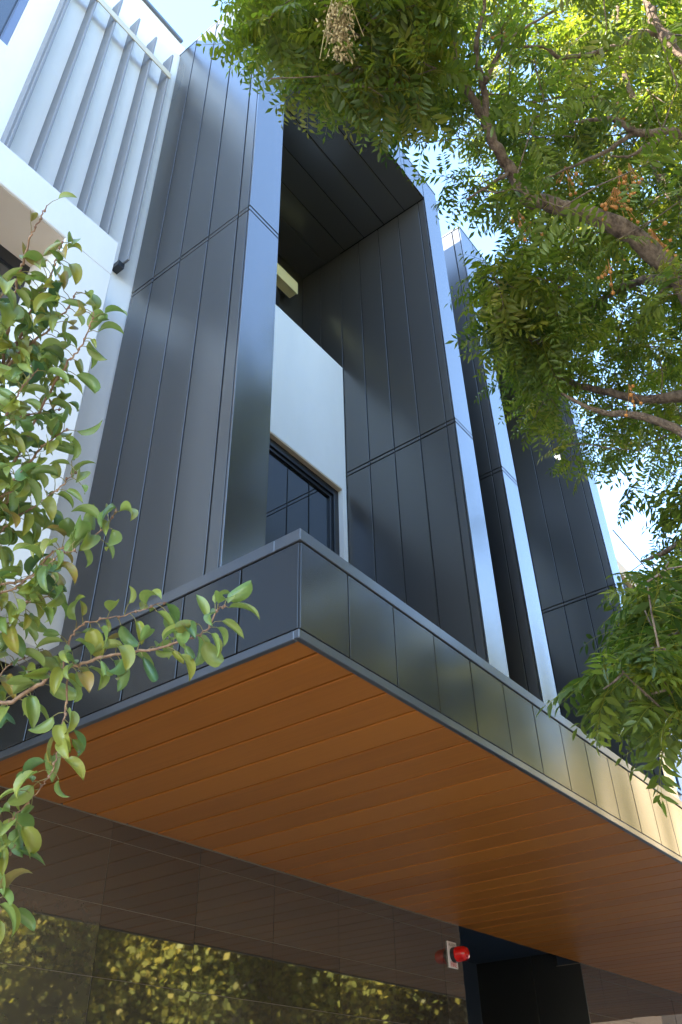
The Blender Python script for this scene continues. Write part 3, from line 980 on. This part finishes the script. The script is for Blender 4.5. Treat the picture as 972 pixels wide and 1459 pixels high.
# twigs: rows of (px, py, distance), base radius, tip radius, leaf spacing (m), leaf size
TW = [
    ([(-60, 980, 2.1), (0, 1003, 2.0), (40, 985, 1.98), (75, 962, 1.96), (118, 945, 1.93), (165, 933, 1.90), (215, 925, 1.88), (262, 913, 1.86), (292, 898, 1.85), (312, 868, 1.84), (322, 862, 1.84)], .0085, .0018, .022, 1.0),
    ([(90, 955, 1.95), (98, 915, 1.94), (118, 890, 1.93), (165, 880, 1.92), (205, 868, 1.91), (238, 856, 1.90)], .004, .0013, .034, .95),
    ([(95, 955, 1.95), (96, 985, 1.93), (92, 1020, 1.92), (86, 1055, 1.91), (74, 1100, 1.90), (55, 1125, 1.90), (20, 1165, 1.90), (5, 1190, 1.9)], .004, .0015, .030, 1.0),
    ([(-60, 1130, 2.0), (-20, 1190, 1.95), (5, 1225, 1.92), (22, 1205, 1.90)], .005, .0015, .030, 1.0),
    ([(-60, 1200, 2.0), (-30, 1250, 1.95), (-8, 1285, 1.92), (2, 1300, 1.9)], .005, .0015, .022, 1.05),
    ([(-60, 860, 2.15), (0, 834, 2.05), (40, 825, 2.02), (70, 792, 2.00), (100, 778, 1.98), (140, 760, 1.96), (160, 735, 1.95), (165, 725, 1.95)], .006, .0014, .026, .95),
    ([(-60, 880, 2.1), (-10, 850, 2.0), (20, 838, 1.95), (60, 812, 1.92), (85, 790, 1.90), (110, 784, 1.90)], .005, .0013, .022, .95),
    ([(-60, 800, 2.15), (0, 740, 2.10), (20, 690, 2.08), (45, 655, 2.06), (70, 628, 2.05), (100, 610, 2.05)], .008, .0016, .020, .95),
    ([(-60, 760, 2.2), (0, 690, 2.12), (30, 640, 2.1), (70, 560, 2.08), (95, 520, 2.06), (115, 495, 2.05), (128, 465, 2.04), (134, 445, 2.04)], .007, .0014, .022, .95),
    ([(-60, 640, 2.25), (-10, 560, 2.2), (10, 480, 2.18), (22, 410, 2.16), (34, 370, 2.15), (45, 335, 2.15), (58, 310, 2.15), (68, 292, 2.15)], .008, .0018, .15, .75),
    ([(-40, 620, 2.25), (10, 520, 2.2), (40, 450, 2.17), (62, 412, 2.16), (75, 385, 2.15), (82, 362, 2.15), (90, 345, 2.15)], .007, .0015, .017, .95),
    ([(-20, 560, 2.22), (30, 500, 2.15), (70, 470, 2.12), (95, 440, 2.1), (110, 415, 2.1)], .006, .0014, .018, .95),
    ([(-60, 560, 2.2), (-20, 480, 2.15), (0, 430, 2.1), (15, 400, 2.08)], .006, .0014, .016, .95),
    ([(-60, 700, 2.2), (-20, 640, 2.1), (10, 590, 2.05), (30, 555, 2.03), (55, 525, 2.02)], .007, .0014, .015, .95),
    ([(-60, 820, 2.2), (-10, 770, 2.1), (20, 740, 2.05), (60, 715, 2.03), (90, 690, 2.02), (108, 670, 2.0)], .006, .0014, .019, .95),
    ([(-60, 900, 2.1), (-10, 900, 2.0), (20, 880, 1.97), (35, 860, 1.95), (70, 850, 1.93)], .005, .0014, .018, .95),
    ([(-60, 740, 2.1), (-20, 720, 2.0), (10, 700, 1.97), (30, 670, 1.95)], .005, .0014, .017, .95),
    ([(-60, 660, 2.3), (0, 610, 2.28), (40, 590, 2.26), (80, 585, 2.25), (95, 575, 2.25)], .005, .0014, .018, .9),
    ([(-60, 540, 2.3), (0, 510, 2.3), (35, 480, 2.28), (60, 500, 2.28), (85, 540, 2.27)], .005, .0014, .018, .9),
    ([(-60, 1010, 2.2), (-20, 1000, 2.1), (0, 960, 2.08), (30, 940, 2.06), (60, 925, 2.05)], .005, .0014, .020, .9),
    # off to the side of the picture
    ([(-60, 300, 2.5), (-140, 200, 2.4), (-220, 80, 2.4), (-280, -40, 2.4)], .008, .0018, .02, 1.0),
    ([(-60, 700, 2.2), (-180, 640, 2.0), (-300, 560, 1.9), (-400, 460, 1.9)], .009, .0018, .02, 1.0),
    ([(-60, 960, 2.1), (-200, 980, 1.9), (-330, 960, 1.8), (-440, 900, 1.8)], .009, .0018, .02, 1.0),
    ([(-60, 420, 2.35), (-180, 380, 2.5), (-280, 300, 2.7), (-380, 180, 2.9)], .009, .0018, .02, 1.0),
    ([(-70, -50, 3.0), (-30, -120, 3.1), (0, -220, 3.2)], .006, .0015, .025, 1.0),
    ([(-60, 820, 2.2), (-160, 780, 2.5), (-260, 720, 2.8), (-360, 640, 3.1)], .009, .0018, .02, 1.0),
]


def pear_template(r):
    """Ovate leaf along +x, folded along the midrib and curled back, drawn as a grid; petiole along -x."""
    Lf, nu, nv = 0.068, 8, 5
    fold = r.uniform(0.45, 1.15)
    curl = r.uniform(0.5, 2.1)
    wid = r.uniform(0.23, 0.31) * Lf * 1.05
    tw = r.uniform(-0.5, 0.5)
    ph, am = r.uniform(0, 6), r.uniform(0.02, 0.07)
    V = []
    x = z = 0.0
    ang = r.uniform(-0.1, 0.2)
    pts = []
    for i in range(nu + 1):
        pts.append((x, z, ang))
        x += Lf / nu * math.cos(ang); z += Lf / nu * math.sin(ang)
        ang -= curl / nu * (0.5 + 1.0 * i / nu)
    for i, (x, z, a) in enumerate(pts):
        u = i / nu
        wv = wid * (math.sin(math.pi * min(1, u ** 0.72)) ** 0.8 if 0 < u < 1 else 0.0)
        if u > 0.8:
            wv *= 0.82
        T = tw * u
        for j in range(nv):
            s = (j - (nv - 1) / 2) / ((nv - 1) / 2)
            f = fold * (1 - 0.25 * u)
            yy = s * wv * math.cos(f * abs(s) ** 0.5)
            h = abs(s) * wv * math.sin(f) + am * wv * math.sin(9 * u + ph + 2 * s) * abs(s)
            y2 = yy * math.cos(T) - h * math.sin(T)
            h2 = yy * math.sin(T) + h * math.cos(T)
            V.append((x - math.sin(a) * h2, y2, z + math.cos(a) * h2))
    F = []
    for i in range(nu):
        for j in range(nv - 1):
            a = i * nv + j
            q = (a, a + nv, a + nv + 1, a + 1)
            F.append((q[0], q[1], q[2])); F.append((q[0], q[2], q[3]))
    return np.array(V), np.array(F), np.full(len(F), 0.5)


PT = [pear_template(rng) for _ in range(24)]
pc = LeafCloud()
pet = MB()
for rows, r0, r1, sp, sz in TW:
    P4 = [pr(x, y, d, r0 + (r1 - r0) * i / (len(rows) - 1)) for i, (x, y, d) in enumerate(rows)]
    s = smooth_path(P4, 7)
    mb = MB()
    pts = [Vector(q[:3]) + Vector((rnd.gauss(0, 1), rnd.gauss(0, 1), rnd.gauss(0, 1))) * 0.0018 for q in s]
    rr = [max(0.001, 0.62 * q[3] * rnd.uniform(0.9, 1.12)) for q in s]
    mb.tube(pts, rr, 7)
    # buds
    for q in pts[2::4]:
        mb.poly([(q.x + a * .0035, q.y + b * .0035, q.z + e * .005) for a, b, e in IV], IF)
    adoptp(mb.build('branch', TWIG, None, smooth=True))
    acc = 0.0
    side = rnd.uniform(0, 6.28)
    tot = sum((pts[i + 1] - pts[i]).length for i in range(len(pts) - 1))
    run = 0.0
    for i in range(len(pts) - 1):
        seg = pts[i + 1] - pts[i]
        run += seg.length
        acc += seg.length
        while acc > sp:
            acc -= sp * 0.52 * rnd.uniform(0.7, 1.3)
            if run < tot * 0.18:
                continue
            tdir = seg.normalized()
            side += 2.4 + rnd.uniform(-.5, .5)
            o1 = tdir.orthogonal().normalized(); o2 = tdir.cross(o1)
            lat = o1 * math.cos(side) + o2 * math.sin(side)
            pd = (lat * 0.9 + tdir * 0.45 + Vector((0, 0, 0.25))).normalized()
            pl = rnd.uniform(0.012, 0.032)
            q0 = pts[i] + seg * rnd.random()
            q1 = q0 + pd * pl * 0.6
            q2 = q1 + (pd + Vector((0, 0, -0.55))).normalized() * pl * 0.5
            pet.tube([q0, q1, q2], [0.0011, 0.0009, 0.0009], 4, 0.9, cap=False)
            ld = (pd * 0.75 + Vector((rnd.gauss(0, .25), rnd.gauss(0, .25), -0.55 + rnd.gauss(0, .3)))).normalized()
            R = rot_from(np.array(ld), np.array([rnd.gauss(0, .5), rnd.gauss(0, .5), 1.0]), rnd.gauss(0, .5))
            tn = rnd.gauss(0.08, 0.24)
            if rnd.random() < 0.005:
                tn = 0.5
            pc.add(PT[rnd.randrange(24)], R, np.array(q2), sz * (rnd.uniform(0.85, 1.2) if rnd.random() < 0.75 else rnd.uniform(0.5, 0.85)), tn)
co = pc.build('crown', PEAR, pear)
co.data.polygons.foreach_set('use_smooth', [True] * len(co.data.polygons))
adoptp(pet.build('leaf_stalks', leaf_mat('stalk_green', [(0.0, (0.2, 0.2, 0.05)), (1.0, (0.26, 0.22, 0.08))], 0.5, 0.15), None, smooth=True))

# ------------------------------------------------------------------ neighbour beyond the second frame, overhead wire
nb = empty('neighbour_building', (18, 5, 0))
tag(nb, 'pale house with a tan eave glimpsed past the last charcoal frame', 'building')
NW = mat('neighbour_wall', (0.62, 0.64, 0.68), 0.8)
TAN = mat('tan_eave', (0.50, 0.34, 0.20), 0.7)


def partn(mb, name, m, parent=None, bevel=0.0):
    o = mb.build(name, m, parent or nb, bevel)
    o.location = -nb.location if parent is None else (0, 0, 0)
    return o


partn(MB().box(14.5, 34, 3.4, 12, 0, 12.85), 'wall', NW)
partn(MB().box(14.2, 34.3, 2.95, 3.05, 13.0, 13.42), 'eave_fascia', TAN)
partn(MB().box(14.2, 34.3, 3.05, 12.2, 12.86, 12.99), 'eave_soffit', FRAME)
partn(MB().box(14.2, 34.3, 3.06, 12.2, 13.0, 13.3), 'roof', TAN)
for zz in (4.2, 8.0):
    for xx in (16, 19, 22, 25, 28):
        wo = partn(MB().box(xx, xx + 1.6, 3.34, 3.40, zz, zz + 0.07).box(xx, xx + 1.6, 3.34, 3.40, zz + 1.73, zz + 1.8).box(xx, xx + 0.07, 3.34, 3.4, zz + 0.07, zz + 1.73)
                   .box(xx + 1.53, xx + 1.6, 3.34, 3.4, zz + 0.07, zz + 1.73), 'window', FRAME)
        partn(MB().box(xx + 0.07, xx + 1.53, 3.37, 3.395, zz + 0.07, zz + 1.73), 'pane', GLASS, wo)
a, b = at(873, 755, 14.0), at(915, 805, 16.0)
wmb = MB()
y0, z0 = 1.6, at(873, 755, 14.0).z
pA = at(873, 755, 12.3)
wy, wz = pA.y, pA.z
wmb.tube([(x, wy, wz + 0.0012 * (x - pA.x) ** 2 - 0.02 * (x - pA.x)) for x in np.linspace(7.4, 40, 20)], [0.010] * 20, 6)
tag(wmb.build('overhead_wire', FRAME), 'thin dark overhead wire against the sky past the last charcoal frame', 'cable')

# ------------------------------------------------------------------ across the road (seen in the polished stone and metal)
lv = []
NL = 70000
c = rng.normal(size=(420, 3)); c /= np.linalg.norm(c, axis=1)[:, None]
c *= (rng.uniform(0.3, 1.0, 420) ** 0.6)[:, None]
c = c * np.array([3.5, 2.9, 3.7]) + np.array([0, 0, 5.2])
ii = rng.integers(0, 420, NL)
cen = c[ii] + rng.normal(0, 0.27, (NL, 3))
a1 = rng.normal(size=(NL, 3)); a1 /= np.linalg.norm(a1, axis=1)[:, None]
a2 = np.cross(a1, rng.normal(size=(NL, 3))); a2 /= np.linalg.norm(a2, axis=1)[:, None]
sz_ = rng.uniform(0.035, 0.075, NL)[:, None]
Vv = np.stack([cen + a1 * sz_, cen + a2 * sz_ * 0.75, cen - a1 * sz_, cen - a2 * sz_ * 0.75], 1).reshape(-1, 3)
Ff = np.arange(NL * 4).reshape(-1, 4)
Ss = np.clip(rng.uniform(0.15, 0.9, 420)[ii] + rng.normal(0, 0.12, NL), 0, 1)
spots = [(-7.0, -13.4, 1.35, 0.3), (0.0, -13.6, 1.6, 1.9), (6.8, -13.2, 1.45, 3.6), (13.6, -13.5, 1.7, 5.0), (20.6, -13.3, 1.9, 0.9), (28.0, -13.4, 2.1, 2.4), (36.0, -13.0, 2.0, 4.1)]
labels = ['yellowing street tree across the road, westmost of its row',
          'yellowing street tree across the road, mirrored at the left end of the polished stone',
          'yellowing street tree across the road, mirrored left of the pale trunk in the stone',
          'yellowing street tree across the road mirrored just behind the pale trunk in the stone',
          'yellowing street tree across the road, mirrored right of the pale trunk in the stone',
          'tall unseen tree across the road, leaves darkened to dim the reflection below the red strobe',
          'farthest unseen tree across the road, leaves darkened to dim the canopy fascia']
DARKMESH = None
DARKLEAF = leaf_mat('darkened_leaf', [(0.0, (0.030, 0.036, 0.016)), (1.0, (0.085, 0.080, 0.040))], 0.5, 0.25)  # leaf colour darkened so these unseen trees dim the fascia reflection
proto = None
for (x, y, s, rz), lb in zip(spots, labels):
    if proto is None:
        proto = empty('autumn_tree', (x, y, 0))
        np_mesh('crown', Vv, Ff, Ss, STREETLEAF, proto)
        tm = MB()
        limb(tm, [(0, 0, -0.15, 0.22), (0.02, 0.02, 1.2, 0.16), (-0.05, 0.04, 3.0, 0.13), (0.08, -0.03, 5.2, 0.09), (0.0, 0.1, 7.2, 0.03)], 10)
        for k in range(7):
            az = k * 0.9
            h = 2.7 + 0.4 * k
            limb(tm, [(0, 0, h, 0.06), (0.8 * math.cos(az), 0.8 * math.sin(az), h + 0.5, 0.045), (2.0 * math.cos(az), 2.0 * math.sin(az), h + 1.3, 0.015)], 7)
        tm.build('trunk', PALEBARK, proto, smooth=True)
        o = proto
    else:
        o = copy_tree(proto)
    o.location = (x, y, 0); o.rotation_euler = (0, 0, rz); o.scale = (s, s, s)
    if x > 25:
        for ch in o.children:
            if ch.name.startswith('crown'):
                if DARKMESH is None:
                    DARKMESH = ch.data.copy()
                    DARKMESH.materials.clear(); DARKMESH.materials.append(DARKLEAF)
                ch.data = DARKMESH
    tag(o, lb, 'tree', 'darkened trees across the road' if x > 25 else 'street trees across the road')

gum = empty('gum_tree', (18.1, -12.5, 0))
tm = MB()
limb(tm, [(0, 0, -0.15, 0.26), (0.03, 0.0, 2.0, 0.20), (-0.08, 0.05, 5.0, 0.17), (0.05, 0.0, 8.0, 0.14), (0.2, -0.1, 11.0, 0.08), (0.3, 0.0, 14.0, 0.03)], 12)
limb(tm, [(-0.08, 0.05, 5.2, 0.08), (0.9, 0.1, 6.0, 0.06), (2.2, 0.1, 7.4, 0.03)], 8)
tm.build('trunk', PALEBARK, gum, smooth=True)
gc = bpy.data.objects.new('crown', bpy.data.meshes['crown.003'] if False else proto.children[0].data)
COL.objects.link(gc); gc.parent = gum; gc.location = (0, 0, 7.0)
tag(gum, 'tall tree across the road with the bare pale trunk mirrored in the polished stone', 'tree')

OCH = mat('cream_render', (0.62, 0.47, 0.27), 0.8)
BRK = mat('red_brick', (0.30, 0.22, 0.12), 0.85)


def block(name, x0, x1, y0, y1, h, m, label, nx):
    e = empty(name, ((x0 + x1) / 2, (y0 + y1) / 2, 0))
    tag(e, label, 'building')
    ox, oy = e.location.x, e.location.y
    MB().box(x0 - ox, x1 - ox, y0 - oy, y1 - oy, 0, h).build('wall', m, e)
    MB().box(x0 - ox - .15, x1 - ox + .15, y0 - oy - .15, y1 - oy + .15, h + 0.002, h + 0.25).build('roof', CONC, e)
    for zz in np.arange(1.2, h - 1.6, 3.1):
        for xx in np.linspace(x0 + 1.2, x1 - 2.6, nx):
            wo = MB().box(xx - ox, xx + 1.5 - ox, y1 - oy, y1 - oy + 0.05, zz, zz + 1.5).build('window', FRAME, e)
            MB().box(xx + 0.07 - ox, xx + 1.43 - ox, y1 - oy + 0.05, y1 - oy + 0.06, zz + 0.07, zz + 1.43).build('pane', GLASS, wo)
    return e


block('apartment_building', 25, 40, -6.9, -2.5, 12.0, OCH, 'cream apartment block up the street, mirrored gold in the far canopy fascia', 5)
_e = bpy.data.objects['apartment_building']
MB().box(-7.65, 7.65, -2.35, 2.35, 0.0, 6.6).build('reflection_screen', mat('screen_dark', (0.07, 0.05, 0.035), 0.85), _e)  # added dark base, keeps the bright cream wall out of the stone's reflection
block('brick_building', -30, 70, -30, -20, 9.5, BRK, 'long warm brick building across the road behind the yellow trees, stretched to fill gaps in their reflection', 22)  # lengthened so warm brick fills sky gaps among the mirrored trees
